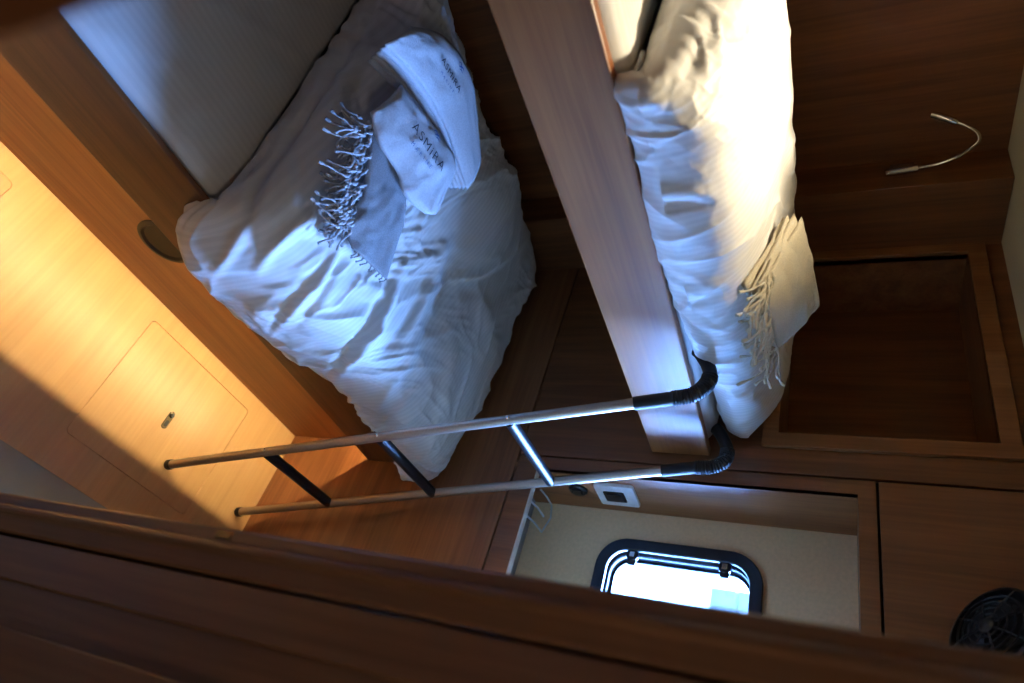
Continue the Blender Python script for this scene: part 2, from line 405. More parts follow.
# hull skin around the glass, so that daylight only comes through the pane
plate('hull_skin', [rrect(-1.7, -0.06, 0.95, 1.95), rrect(WIN[0] + 0.023, WIN[1] + 0.023, WIN[2] - 0.023, WIN[3] - 0.023, 0.055)], 0.05, MXZ(YH + 0.055), M_WHITEPL, we)

# ---- door wall, jamb, open door and the passage behind the camera
dw = box('wall_door', (XD, 0.60, 0), (XD + 0.05, YE + 0.15, ZC), M_LINING); struct(dw, 'unseen wall right of the doorway, lined cream to bounce daylight', 'wall')  # unseen cabin face, made pale to bounce window light onto the end wall
dn = box('wall_doorway', (XD, -1.1, 0), (XD + 0.05, 0.029, ZC), M_WALL, None, 0.003); struct(dn, 'dark veneer edge left of the doorway', 'wall')
def extrude_xy(name, poly, z0, z1, mat, parent=None):
    bm = bmesh.new()
    a = [bm.verts.new((x, y, z0)) for x, y in poly]; b = [bm.verts.new((x, y, z1)) for x, y in poly]
    bm.faces.new(a[::-1]); bm.faces.new(b); n = len(poly)
    for i in range(n): bm.faces.new((a[i], a[(i + 1) % n], b[(i + 1) % n], b[i]))
    return link(name, to_mesh(bm, name), mat, parent)
jp = [(-0.2005, 0.6), (-0.2005, 0.556), (-0.199, 0.552), (-0.196, 0.550), (-0.184, 0.550), (-0.1825, 0.5485), (-0.180, 0.5470), (-0.1765, 0.5466), (-0.173, 0.5480), (-0.171, 0.5505), (-0.168, 0.552), (-0.152, 0.556), (-0.150, 0.559), (-0.150, 0.5995)]
do = extrude_xy('door_1', jp, 0.0005, ZC - 0.001, M_JAMB); struct(do, 'blurred brown wooden door jamb running along the bottom foreground', 'door')
leaf = box('door_leaf', (-0.147, 0.568, 0.01), (0.45, 0.598, ZC - 0.01), M_JAMB, do, 0.002)
box('stile', (-0.1465, 0.562, 0.012), (-0.095, 0.5685, ZC - 0.012), M_JAMB, leaf, 0.002)
box('stile', (-0.045, 0.560, 0.012), (0.02, 0.5685, ZC - 0.012), M_JAMB, leaf, 0.002)
ZS = ony(222, 539, 0.55).z
box('strike', (-0.196, 0.5485, ZS - 0.012), (-0.186, 0.5515, ZS + 0.012), M_STEEL, do, 0.001)
wr = box('wall_right', (0.9, -1.1, -0.06), (0.95, 2.0, ZC + 0.05), M_WALL); struct(wr, 'veneer wall of the passage behind the camera', 'wall')
wb = box('wall_rear', (XW - 0.05, -1.15, -0.06), (0.95, -1.1, ZC + 0.05), M_WALL); struct(wb, 'veneer wall closing the passage behind the camera', 'wall')

# ------------------------------------------------------------------ berths
lb = empty('lower_berth', ((XF + XW) / 2, 0.37, 0), 'brown lower berth base with overhanging front board and glowing kick panel', 'bunk bed')
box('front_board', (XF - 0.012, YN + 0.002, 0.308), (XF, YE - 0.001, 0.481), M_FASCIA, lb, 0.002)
box('berth_base', (XW + 0.002, YN + 0.002, 0.367), (XF - 0.0125, YE - 0.002, 0.382), M_WALLY, lb)
kick = box('kick_panel', (XK - 0.018, YN + 0.002, 0.0), (XK, YE - 0.001, 0.3665), M_WALLY, lb)
fit = lathe('round_fitting', [(0.0, 0.001), (0.045, 0.0015), (0.050, 0.006), (0.056, 0.006), (0.060, 0.003), (0.060, 0.0)], (XK + 0.0003, 0.597, 0.196), (1, 0, 0), M_OLIVE, lb, 40)
meta(fit, 'dark olive round recessed fitting on the kick panel')
ls = empty('led_strip', (XK + 0.004, 0.37, 0.352), 'x', 'light')
ld = Vector((0.40, 0, -0.92)).normalized(); lc = Vector((XK + 0.0062, 0, 0.3585)); lt_ = Vector((-ld.z, 0, ld.x))
def led_bar(name, h0, h1, wd, mat):
    bm = bmesh.new(); vv = []
    for y in (YN + 0.05, YE - 0.03):
        vv.append([bm.verts.new(lc + ld * h + lt_ * q + Vector((0, y, 0))) for h, q in ((h0, -wd), (h1, -wd), (h1, wd), (h0, wd))])
    bm.faces.new(vv[0]); bm.faces.new(vv[1][::-1])
    for i in range(4): bm.faces.new((vv[0][i], vv[0][(i + 1) % 4], vv[1][(i + 1) % 4], vv[1][i]))
    return link(name, to_mesh(bm, name), mat, ls)
led_bar('profile', -0.004, 0.0, 0.0028, M_WHITEPL); led_bar('diffuser', 0.00005, 0.0003, 0.0016, M_LED)
meta(ls, 'warm light strip hidden under the lower berth overhang', 'light')

ub = empty('upper_berth', ((XU + XW) / 2, 0.37, 1.094), 'upper berth with a brown wooden front board', 'bunk bed')
box('front_board', (XU - 0.024, YN + 0.002, 1.094), (XU, YE - 0.0015, 1.227), M_WALLY, ub, 0.003)
box('berth_base', (XW + 0.002, YN + 0.002, 1.098), (XU - 0.0245, YE - 0.002, 1.116), M_CEIL, ub)  # unseen underside, made pale to bounce light onto the lower berth

def mattress(name, lo, hi, notch, label, mat):
    """mattress with rounded edges and a softly uneven top; the far back corner is cut away for the pilaster"""
    na, nb = 130, 70
    sec = [(lo[0] + 0.02, lo[2]), (lo[0], lo[2] + 0.02), (lo[0], hi[2] - 0.035), (lo[0] + 0.012, hi[2] - 0.01), (lo[0] + 0.04, hi[2])]
    xr = np.linspace(lo[0] + 0.07, hi[0] - 0.07, 34)
    sec = [(hi[0] - 0.02, lo[2]), (hi[0] - 0.003, lo[2] + 0.02), (hi[0], hi[2] - 0.04), (hi[0] - 0.006, hi[2] - 0.018), (hi[0] - 0.022, hi[2] - 0.004), (hi[0] - 0.045, hi[2])] + [(x, hi[2]) for x in xr[::-1]] + [(lo[0] + 0.04, hi[2]), (lo[0] + 0.01, hi[2] - 0.02), (lo[0], hi[2] - 0.05), (lo[0] + 0.01, lo[2])]
    S = catmull(sec, nb); ys = np.linspace(lo[1], hi[1], na)
    P = np.zeros((na, nb, 3)); P[:, :, 1] = ys[:, None]; P[:, :, 0] = S[None, :, 0]; P[:, :, 2] = S[None, :, 1]
    top = np.clip((P[:, :, 2] - (hi[2] - 0.03)) / 0.03, 0, 1)
    X, Y = P[:, :, 0], P[:, :, 1]
    d = 0.005 * fbm(X * 4, Y * 4, 2) + 0.0035 * (1 - np.abs(vnoise(X * 6 + Y * 5, Y * 3 - X * 2)) * 2.2).clip(0, 1) ** 3
    P[:, :, 2] += d * top
    e = np.minimum(ys - lo[1], hi[1] - ys)[:, None] / 0.03; P[:, :, 2] -= top * 0.02 * np.clip(1 - e, 0, 1) ** 2
    lim = np.where(Y > notch[1], notch[0], -9); P[:, :, 0] = np.maximum(P[:, :, 0], lim)
    uv = np.stack([X, Y], -1)
    o = link(name, grid_mesh(name, P, True, uv), mat); meta(o, label, 'mattress'); return o
mattress('mattress', (XW + 0.006, YN + 0.01, 0.3825), (XF - 0.0135, YE - 0.006, 0.480), (XB + 0.006, YP - 0.02), 'flat mattress under a striped white sheet on the lower berth', M_SHEET)
mattress('mattress', (XW + 0.006, YN + 0.01, 1.1165), (XU - 0.0255, YE - 0.006, 1.240), (XB + 0.006, YP - 0.02), 'mattress under a white sheet on the upper berth', M_SHEET)

# ------------------------------------------------------------------ duvets
def duvet(name, stations, label, seed, front, ymin, ymax, amp=1.0, extra=None, na=360, nb=340, folds=(), pucker=1.0, skew=0.0):
    ys = np.array([s[0] for s in stations]); secs = np.array([s[1] for s in stations], float)   # (m, K, 2)
    K = secs.shape[1]
    full = np.zeros((len(ys), K, 3)); full[:, :, 0] = secs[:, :, 0]; full[:, :, 1] = ys[:, None]; full[:, :, 2] = secs[:, :, 1]
    if secs.shape[2] > 2: full[:, :, 1] += secs[:, :, 2]
    # resample along y by distance so that rows are even
    c = np.concatenate([[0], np.cumsum(np.maximum(np.diff(ys), 0.02))]); tt = np.linspace(0, c[-1], na)
    ti = np.interp(tt, c, np.arange(len(ys)))
    i = np.clip(ti.astype(int), 0, len(ys) - 2); f = (ti - i)[:, None, None]
    p0, p1, p2, p3 = full[np.clip(i - 1, 0, None)], full[i], full[i + 1], full[np.clip(i + 2, None, len(ys) - 1)]
    G = 0.5 * (2 * p1 + (-p0 + p2) * f + (2 * p0 - 5 * p1 + 4 * p2 - p3) * f ** 2 + (-p0 + 3 * p1 - 3 * p2 + p3) * f ** 3)
    P = np.transpose(catmull(np.transpose(G, (1, 0, 2)), nb), (1, 0, 2))
    P[:, :, 1] -= skew * np.clip((-P[:, :, 0] - 0.88) / 0.5, 0, 1) * np.clip(1 - (P[:, :, 1] - 0.49) / 0.25, 0, 1)
    # normals
    def normals(P):
        du = np.gradient(P, axis=0); dv = np.gradient(P, axis=1); n = np.cross(dv, du); return n / (np.linalg.norm(n, axis=2, keepdims=True) + 1e-9)
    n = normals(P)
    if n[na // 2, nb // 2, 2] < 0: n = -n
    ds = np.linalg.norm(np.diff(P, axis=1), axis=2); s = np.concatenate([np.zeros((na, 1)), np.cumsum(ds, 1)], 1)
    Y = P[:, :, 1]; X = P[:, :, 0]; o = seed * 13.7
    wx = 0.25 * fbm(s * 3 + o, Y * 3, 2); wy = 0.25 * fbm(s * 3, Y * 3 + o, 2)
    u, v = s + wx * 0.35, Y + wy * 0.35
    ridge = lambda q, p: (1 - np.abs(q)).clip(0, 1) ** p
    # long soft folds running diagonally, shorter crumples, fine creases
    a = math.radians(35); ur, vr = u * math.cos(a) + v * math.sin(a), -u * math.sin(a) + v * math.cos(a)
    w1 = ridge(fbm(ur * 3.0 + o, vr * 9.0, 2) * 1.6, 2.0)
    a2 = math.radians(-15); ur2, vr2 = u * math.cos(a2) + v * math.sin(a2), -u * math.sin(a2) + v * math.cos(a2)
    w2 = ridge(fbm(ur2 * 7 + 5 + o, vr2 * 17, 2) * 1.8, 1.8)
    w3 = ridge(fbm(u * 24 + o, v * 30, 2) * 1.7, 1.5)
    patch = np.clip(0.55 + 0.9 * fbm(u * 3.1 + 40 + o, v * 3.1, 2), 0, 1)
    d = amp * (0.010 * w1 + 0.0105 * w2 * (0.4 + 0.6 * patch) + 0.0034 * w3 * patch + 0.016 * fbm(u * 2.2 + o, v * 2.2, 2))
    # short gathered wrinkles, in bands across the slope
    a3 = math.radians(62); ur3, vr3 = u * math.cos(a3) + v * math.sin(a3), -u * math.sin(a3) + v * math.cos(a3)
    w4 = ridge(fbm(ur3 * 9 + 70 + o, vr3 * 34, 2) * 1.6, 1.4); band = np.clip(0.35 + 1.1 * fbm(u * 4.2 + 90 + o, v * 4.2, 2), 0, 1)
    d = d + amp * 0.0048 * w4 * band
    # puckers gathered along the front hem
    df = np.abs(s - front); d += pucker * amp * 0.0075 * np.exp(-(df / 0.075) ** 2) * np.sin(2 * math.pi * (Y / 0.042 + 2.6 * vnoise(Y * 6 + o, s * 6))) * np.clip(0.5 + 1.2 * vnoise(Y * 9 + 3 + o, s * 2), 0, 1)
    if extra is not None: d = d + extra(X, Y, P[:, :, 2], s)
    # individual folds: ridges (+) and creases (-) along lines found on the cloth
    Q = P - np.array(CAM); zf_ = Q @ np.array(FWD); px = 512 + FPX * (Q @ np.array(UP)) / zf_; py = 341.5 + FPX * (Q @ np.array(RIGHT)) / zf_
    up_ = (n[:, :, 2] > -0.2)
    for line, am, wd in folds:
        C_ = catmull(line, 24); best = np.full(px.shape, 1e9); tb = np.zeros(px.shape)
        for q in range(23):
            a0 = C_[q]; e = C_[q + 1] - a0; ll = e @ e
            t_ = np.clip(((px - a0[0]) * e[0] + (py - a0[1]) * e[1]) / ll, 0, 1)
            dd = np.hypot(px - a0[0] - t_ * e[0], py - a0[1] - t_ * e[1]); m_ = dd < best; best = np.where(m_, dd, best); tb = np.where(m_, (q + t_) / 23, tb)
        d = d + up_ * 0.8 * am * np.exp(-(best / wd) ** 2) * np.sin(math.pi * np.clip(tb, 0.06, 0.94)) ** 0.6
    kk = np.linspace(0, 1, nb)[None, :]; und = np.clip(kk / 0.08, 0, 1) * np.clip((1 - kk) / 0.08, 0, 1)
    P = P + n * (d * und)[:, :, None]
    P[:, :, 1] = np.clip(P[:, :, 1], ymin, ymax)
    uv = np.stack([s, Y], -1)
    o_ = link(name, grid_mesh(name, P, True, uv), M_DUVET); meta(o_, label, 'duvet'); o_['group'] = 'duvets on the berths'
    return o_, P

def sec_lower(zf, xf, top, back=-1.470, zb=0.492, rise=1.0):
    b = 0.492
    pts = [(-0.80, b), (-0.745, 0.489), (xf - 0.030, zf + 0.004), (xf - 0.008, zf + 0.004), (xf + 0.002, zf + 0.05), (xf - 0.015, zf + 0.05 + (b + 0.11 * rise - zf - 0.05) * 0.8), (xf - 0.075, b + 0.125 * rise)]
    for x, h in zip((-0.92, -1.08, -1.25, -1.37), top): pts.append((x, b + h * rise))
    pts += [(back + 0.045, b + top[-1] * 0.90 * rise), (back, b + top[-1] * 0.5 * rise), (back + 0.01, b)]
    return pts
TL = (0.150, 0.180, 0.215, 0.205)
st = [(0.498, sec_lower(0.470, -0.745, TL, rise=0.06)), (0.490, sec_lower(0.455, -0.735, TL, rise=0.30)), (0.497, sec_lower(0.43, -0.722, TL, rise=0.62)), (0.518, sec_lower(0.410, -0.712, TL, rise=0.88)),
      (0.55, sec_lower(0.395, -0.70, TL)), (0.64, sec_lower(0.378, -0.70, TL, rise=1.03)), (0.74, sec_lower(0.372, -0.70, TL)), (0.84, sec_lower(0.392, -0.703, TL, rise=0.98)), (0.96, sec_lower(0.432, -0.708, TL, rise=0.98)),
      (1.08, sec_lower(0.452, -0.708, (0.155, 0.17, 0.19, 0.18))), (1.20, sec_lower(0.458, -0.70, (0.16, 0.165, 0.175, 0.17))), (1.29, sec_lower(0.462, -0.69, (0.155, 0.155, 0.16, 0.16), rise=0.96)), (1.335, sec_lower(0.468, -0.69, (0.15, 0.15, 0.15, 0.15), rise=0.78)), (1.350, sec_lower(0.475, -0.70, (0.14, 0.14, 0.14, 0.14), rise=0.4))]
def groove_lower(X, Y, Z, s):
    near = np.exp(-((Y - 0.48) / 0.05) ** 2)
    c = 0.575 + 0.012 * np.sin(X * 9)
    return -0.016 * near * np.exp(-((Z - c) / 0.010) ** 2)
low_duvet, PL = duvet('duvet', st, 'thick white striped duvet folded at the foot of the lower berth', 1, 0.10, 0.36, YE - 0.008, 1.0, groove_lower, skew=0.06, folds=[
    ([(338, 240), (319, 274), (288, 314)], 0.016, 5), ([(346, 246), (328, 280), (300, 320)], -0.010, 4), ([(403, 268), (374, 330), (340, 376)], 0.016, 5), ([(394, 270), (364, 326), (332, 366)], -0.012, 5),
    ([(312, 212), (280, 236), (262, 262)], 0.014, 6), ([(458, 262), (448, 295), (433, 325)], -0.026, 8), ([(470, 276), (486, 325), (496, 372)], 0.016, 8), ([(440, 250), (428, 290), (410, 330), (392, 372)], 0.014, 6),
    ([(425, 275), (410, 315), (380, 360)], -0.010, 5), ([(260, 215), (240, 240), (222, 262)], 0.012, 6), ([(355, 60), (340, 100), (318, 130)], 0.014, 7), ([(345, 50), (326, 92)], -0.012, 5), ([(366, 70), (352, 108)], -0.010, 5),
    ([(232, 190), (262, 168), (300, 130)], -0.012, 6), ([(420, 330), (404, 370), (378, 412)], 0.014, 6), ([(455, 345), (448, 395), (440, 440)], 0.012, 7), ([(300, 285), (282, 310), (272, 326)], -0.009, 4), ([(352, 345), (336, 366), (322, 380)], -0.009, 4)])

def sec_upper(zf, xf, top, back=-1.46, rise=1.0):
    b = 1.250
    pts = [(xf - 0.09, b), (xf - 0.045, b - 0.001), (xf - 0.022, zf + 0.0), (xf - 0.006, zf + 0.012), (xf + 0.003, zf + 0.04), (xf - 0.010, zf + 0.04 + (b + 0.09 * rise - zf - 0.04) * 0.75), (xf - 0.050, b + 0.105 * rise)]
    for x, h in zip((-0.97, -1.10, -1.25, -1.36), top): pts.append((x, b + h * rise))
    pts += [(back + 0.05, b + top[-1] * 0.93 * rise), (back, b + top[-1] * 0.5 * rise), (back + 0.01, b)]
    return pts
TU = (0.135, 0.152, 0.156, 0.142)
su = [(0.452, sec_upper(1.25, -0.845, TU, rise=0.06)), (0.440, sec_upper(1.236, -0.826, TU, rise=0.30)), (0.446, sec_upper(1.232, -0.820, TU, rise=0.60)), (0.478, sec_upper(1.230, -0.818, TU, rise=0.85)), (0.55, sec_upper(1.232, -0.820, TU)), (0.64, sec_upper(1.232, -0.820, TU, rise=1.03)),
      (0.78, sec_upper(1.232, -0.822, TU)), (0.90, sec_upper(1.236, -0.826, TU, rise=0.97)), (1.00, sec_upper(1.246, -0.834, TU)), (1.10, sec_upper(1.254, -0.848, TU)), (1.20, sec_upper(1.256, -0.856, (0.13, 0.15, 0.16, 0.15))), (1.28, sec_upper(1.258, -0.862, (0.13, 0.145, 0.15, 0.14))), (1.325, sec_upper(1.262, -0.868, (0.125, 0.135, 0.14, 0.13), rise=0.85)), (1.345, sec_upper(1.265, -0.88, (0.11, 0.12, 0.12, 0.11), rise=0.5))]
up_duvet, PU = duvet('duvet', su, 'puffy white duvet folded on the upper berth under warm lamplight', 2, 0.09, 0.36, YE - 0.008, 0.46, pucker=0.25, folds=[
    ([(690, 18), (664, 30), (640, 46)], 0.010, 11), ([(712, 30), (696, 58), (684, 84)], -0.008, 9), ([(614, 108), (636, 98), (668, 104)], 0.012, 11),
    ([(624, 136), (640, 144), (660, 148)], -0.006, 5), ([(640, 208), (672, 204), (708, 203)], -0.010, 5), ([(638, 196), (672, 191), (706, 192)], 0.008, 8), ([(676, 308), (700, 300), (724, 292)], -0.007, 5), ([(672, 296), (696, 288), (722, 280)], 0.006, 7),
    ([(704, 374), (718, 370), (734, 370)], -0.006, 5), ([(716, 400), (740, 396), (760, 404)], 0.008, 7), ([(796, 122), (786, 150), (792, 190)], 0.012, 5)])

# ------------------------------------------------------------------ ladder
LF = Vector((-0.511, 1.048, 0)); ANG = -0.05; LW = 0.269; LX, LY = -0.194, -0.014
def rail(s, z): return LF + Vector((LX * z, LY * z, z)) + Vector((math.sin(ANG), math.cos(ANG), 0)) * (LW * s)
la = empty('ladder', (LF.x, LF.y + LW / 2, 0), 'aluminium berth ladder with black hooks leaning on the upper berth board', 'ladder')
RR = 0.0105
for s in (0, 1):
    r_ = link('rail', autosmooth(to_mesh(tube_bm([rail(s, 0.012), rail(s, 0.6), rail(s, 1.145)], RR, 20), 'rail'), 50), M_ALU, la)
    fc = link('foot_cap', autosmooth(to_mesh(tube_bm([rail(s, 0.0005), rail(s, 0.003), rail(s, 0.014)], [RR + 0.0008, RR + 0.0022, RR + 0.002], 20), 'foot_cap'), 50), M_BLACKFOAM, la)
    # hooked sleeve: up along the rail, over the board and down behind it
    p0 = rail(s, 1.142); yy = p0.y
    hook = [p0, rail(s, 1.18), rail(s, 1.215), Vector((-0.753 - 0.010 * s, yy, 1.238)), Vector((-0.764 - 0.006 * s, yy, 1.258)), Vector((-0.784, yy, 1.272)), Vector((-0.806, yy, 1.275)), Vector((-0.828, yy, 1.268)), Vector((-0.846, yy, 1.258)), Vector((-0.858, yy, 1.250)), Vector((-0.864, yy, 1.244))]
    hk = catmull([tuple(p) for p in hook], 150)
    dist = np.concatenate([[0], np.cumsum(np.linalg.norm(np.diff(hk, axis=0), axis=1))])
    rd = []
    for q in dist:
        bend = 0.072 < q < 0.165
        rd.append(0.0134 + (0.0026 * (0.5 + 0.5 * math.sin(2 * math.pi * q / 0.0052)) if bend else 0.0))
    tube('hook_sleeve', [tuple(p) for p in hk], rd, M_BLACKFOAM, la, 16)
for z in (0.295, 0.592, 0.891):
    a, b = rail(0, z), rail(1, z); d = (b - a).normalized()
    rg = link('rung', autosmooth(to_mesh(tube_bm([a + d * 0.006, a + d * 0.05, b - d * 0.05, b - d * 0.002], 0.0125, 18), 'rung'), 50), M_RUNG, la)
    for p, sg in ((a, -1), (b, 1)):
        lathe('bolt', [(0.0, 0.0025), (0.003, 0.002), (0.0045, 0.0), (0.0045, -0.002)], p + d * sg * (RR - 0.0005), d * sg, M_CHROME, la, 12)

# ------------------------------------------------------------------ folded towels and fringed cloths
def interp_surf(P, x, y):
    """height of the upper side of a duvet at x, y (nearest grid vertex blend)"""
    Q = P.reshape(-1, 3); d2 = (Q[:, 0] - x) ** 2 + (Q[:, 1] - y) ** 2
    i = np.argsort(d2)[:60]; return Q[i, 2].max()
def surf_hit(P, px, py):
    """where the ray through a pixel meets the upper side of a duvet"""
    d = np.array(ray(px, py)); d /= np.linalg.norm(d); Q = P.reshape(-1, 3) - np.array(CAM)
    t = Q @ d; r = np.linalg.norm(Q - t[:, None] * d, axis=1)
    c = np.where(r < 0.012)[0]
    if len(c) == 0: c = np.argsort(r)[:6]
    return Vector(np.array(CAM) + d * t[c].min())

def bipatch(corn, nu, nv, bulge=0.0, wob=0.0, seed=0, edge=None):
    """patch through four corner points (order: a b c d), optional bulge along its normal"""
    a, b, c, d = [np.array(p) for p in corn]
    U = np.linspace(0, 1, nu)[:, None, None]; V = np.linspace(0, 1, nv)[None, :, None]
    P = a * (1 - U) * (1 - V) + b * U * (1 - V) + c * U * V + d * (1 - U) * V
    n = np.cross(b - a, d - a); n /= np.linalg.norm(n)
    if n @ (np.array(CAM) - a) < 0: n = -n
    h = bulge * (np.sin(math.pi * U) * 0.6 + np.sin(math.pi * V) * 0.4 * np.sin(math.pi * U)) + wob * fbm(U * 3.0 + seed, V * 3.0, 3)
    return P + h * n, n
def thick(P, n, t, rim=0.0):
    """closed cushion-edged slab from a patch: front face offset t along n, soft rim"""
    nu, nv = P.shape[:2]
    U = np.linspace(0, 1, nu)[:, None]; V = np.linspace(0, 1, nv)[None, :]
    e = np.minimum(np.minimum(U, 1 - U) * nu, np.minimum(V, 1 - V) * nv) / 3.0
    prof = np.sqrt(np.clip(1 - (1 - np.clip(e, 0, 1)) ** 2, 0, 1))[:, :, None]
    F = P + n * (t * (0.5 + 0.5 * prof)); B = P + n * (t * (0.5 - 0.5 * prof))
    return F, B
def slab_mesh(name, F, B):
    nu, nv = F.shape[:2]; bm = bmesh.new()
    f = [[bm.verts.new(F[i, j_]) for j_ in range(nv)] for i in range(nu)]; b = [[bm.verts.new(B[i, j_]) for j_ in range(nv)] for i in range(nu)]
    for i in range(nu - 1):
        for k in range(nv - 1):
            bm.faces.new((f[i][k], f[i + 1][k], f[i + 1][k + 1], f[i][k + 1])); bm.faces.new((b[i][k], b[i][k + 1], b[i + 1][k + 1], b[i + 1][k]))
    for i in range(nu - 1):
        bm.faces.new((f[i][0], b[i][0], b[i + 1][0], f[i + 1][0])); bm.faces.new((f[i][-1], f[i + 1][-1], b[i + 1][-1], b[i][-1]))
    for k in range(nv - 1):
        bm.faces.new((f[0][k], f[0][k + 1], b[0][k + 1], b[0][k])); bm.faces.new((f[-1][k], b[-1][k], b[-1][k + 1], f[-1][k + 1]))
    bmesh.ops.remove_doubles(bm, verts=bm.verts, dist=1e-5)
    return to_mesh(bm, name, True)
def sample(F, u, v):
    nu, nv = F.shape[:2]; x = min(max(u, 0), 1) * (nu - 1); y = min(max(v, 0), 1) * (nv - 1)
    i = min(int(x), nu - 2); k = min(int(y), nv - 2); f = x - i; g_ = y - k
    return F[i, k] * (1 - f) * (1 - g_) + F[i + 1, k] * f * (1 - g_) + F[i + 1, k + 1] * f * g_ + F[i, k + 1] * (1 - f) * g_
def text_mesh(body, size, space=1.0, thin=0.010):
    cu = bpy.data.curves.new('lettering', 'FONT'); cu.body = body; cu.size = size; cu.space_character = space; cu.align_x = 'CENTER'; cu.resolution_u = 3; cu.offset = -thin * size
    o = bpy.data.objects.new('lettering', cu); COL.objects.link(o); dg = bpy.context.evaluated_depsgraph_get(); dg.update()
    me = bpy.data.meshes.new_from_object(o.evaluated_get(dg)); bpy.data.objects.remove(o); bpy.data.curves.remove(cu)
    bm = bmesh.new(); bm.from_mesh(me); bmesh.ops.subdivide_edges(bm, edges=[e for e in bm.edges if e.calc_length() > size * 0.3], cuts=2); bmesh.ops.triangulate(bm, faces=bm.faces); bm.to_mesh(me); bm.free()
    return me
def print_on(me, F, n, P0, P1, parent, mat, name='lettering', off=0.0036):
    """lay flat print on a cloth face. The print's x axis runs from 3D point P0 to P1 (unit = distance), centred between"""
    P0 = np.array(P0); P1 = np.array(P1); ex = (P1 - P0); L_ = np.linalg.norm(ex); ex /= L_
    nn = np.array(n); ey = np.cross(nn, ex); ey /= np.linalg.norm(ey)
    Q = F.reshape(-1, 3); c = (P0 + P1) / 2
    q = Q - c; a = q @ ex; b = q @ ey; hgt = q @ nn
    for v in me.vertices:
        x, y = v.co.x, v.co.y
        w_ = 1.0 / ((a - x) ** 2 + (b - y) ** 2 + 1e-5); k = np.argpartition(-w_, 20)[:20]
        h = (w_[k] * hgt[k]).sum() / w_[k].sum() + off
        v.co = Vector(c + ex * x + ey * y + nn * h)
    return link(name, me, mat, parent)
def emblem_mesh(r):
    """small wave and bird emblem: curved tapering strokes"""
    bm = bmesh.new()
    def stroke(pts, w):
        C_ = catmull(pts, 14); t = np.gradient(C_, axis=0); t /= np.linalg.norm(t, axis=1, keepdims=True); nn = np.stack([-t[:, 1], t[:, 0]], 1)
        ww = w * np.sin(np.linspace(0.15, math.pi - 0.05, 14))[:, None]
        A = [bm.verts.new((*p, 0)) for p in (C_ + nn * ww)]; B = [bm.verts.new((*p, 0)) for p in (C_ - nn * ww)]
        for i in range(13): bm.faces.new((A[i], A[i + 1], B[i + 1], B[i]))
    stroke([(-r, 0.0), (-0.5 * r, 0.45 * r), (0.0, 0.15 * r), (0.3 * r, -0.2 * r)], 0.10 * r)
    stroke([(-0.6 * r, -0.35 * r), (-0.1 * r, 0.05 * r), (0.4 * r, 0.35 * r), (1.0 * r, 0.2 * r)], 0.13 * r)
    stroke([(-0.2 * r, -0.5 * r), (0.3 * r, -0.2 * r), (0.8 * r, -0.35 * r)], 0.09 * r)
    me = bpy.data.meshes.new('emblem'); bm.to_mesh(me); bm.free(); return me

SP = (-1.25, 0.7, 0.738); SN = (0.20, -0.02, 0.98)    # mean slope of the upper side of the lower duvet
def slope(px, py, lift=0.0):
    n = Vector(SN).normalized(); return onplane(px, py, Vector(SP) + n * lift, n)

def strip_patch(left, right, lift, nu=40, nv=20, bulge=0.01, wob=0.004, seed=0):
    Lp = catmull([tuple(slope(*p, lift)) for p in left], nu); Rp = catmull([tuple(slope(*p, lift)) for p in right], nu)
    V = np.linspace(0, 1, nv)[None, :, None]; P = Lp[:, None, :] * (1 - V) + Rp[:, None, :] * V
    n = np.array(Vector(SN).normalized()); U = np.linspace(0, 1, nu)[:, None, None]
    P = P + n * (bulge * np.sin(math.pi * V) + wob * (fbm(U * 3 + seed, V * 2 + 0 * U, 3) + 0.9 * (1 - np.abs(fbm(U * 5 + V * 4 + seed, V * 3 - U * 2, 2) * 1.6)).clip(0, 1) ** 3)); return P, n
# rear towel: thick folded stack, its layered edge towards the sheet
t1 = empty('folded_towel', slope(450, 110), 'thick folded white towel with small printed name, nearest the wall', 'towel', 'towels on the lower berth')
for k in range(5):
    o_ = 4.2 * k
    Pq, nq = strip_patch([(384 - o_, 44 + o_), (414 - o_, 74 + o_), (442 - o_, 118 + o_), (468 - o_, 190)], [(412, 26), (446, 38), (474, 84), (482, 160)], 0.054 - 0.008 * k, bulge=0.010, wob=0.003, seed=3 + 0.3 * k)
    F1, B1 = thick(Pq, -nq, 0.0085)
    link('towel_layer', slab_mesh('towel_layer', F1, B1), M_TOWEL, t1)
    if k == 0: FT = Pq; NT = nq
a, b = slope(437, 60, 0.058), slope(456, 94, 0.058); L1 = (b - a).length
print_on(text_mesh('ASMiRA', L1 / 3.9, 1.14, 0.003), FT, NT, a, b, t1, M_PRINT)
a, b = slope(437, 72, 0.058), slope(450, 94, 0.058); L3 = (b - a).length
print_on(text_mesh('MARINE', L3 / 6.2, 1.9, 0.004), FT, NT, a, b, t1, M_PRINT2)
c0 = slope(459, 68, 0.058); ex = (slope(456, 94, 0.058) - slope(437, 60, 0.058)).normalized()
print_on(emblem_mesh(L1 * 0.17), FT, NT, c0 - ex * 0.01, c0 + ex * 0.01, t1, M_PRINT2, 'emblem')

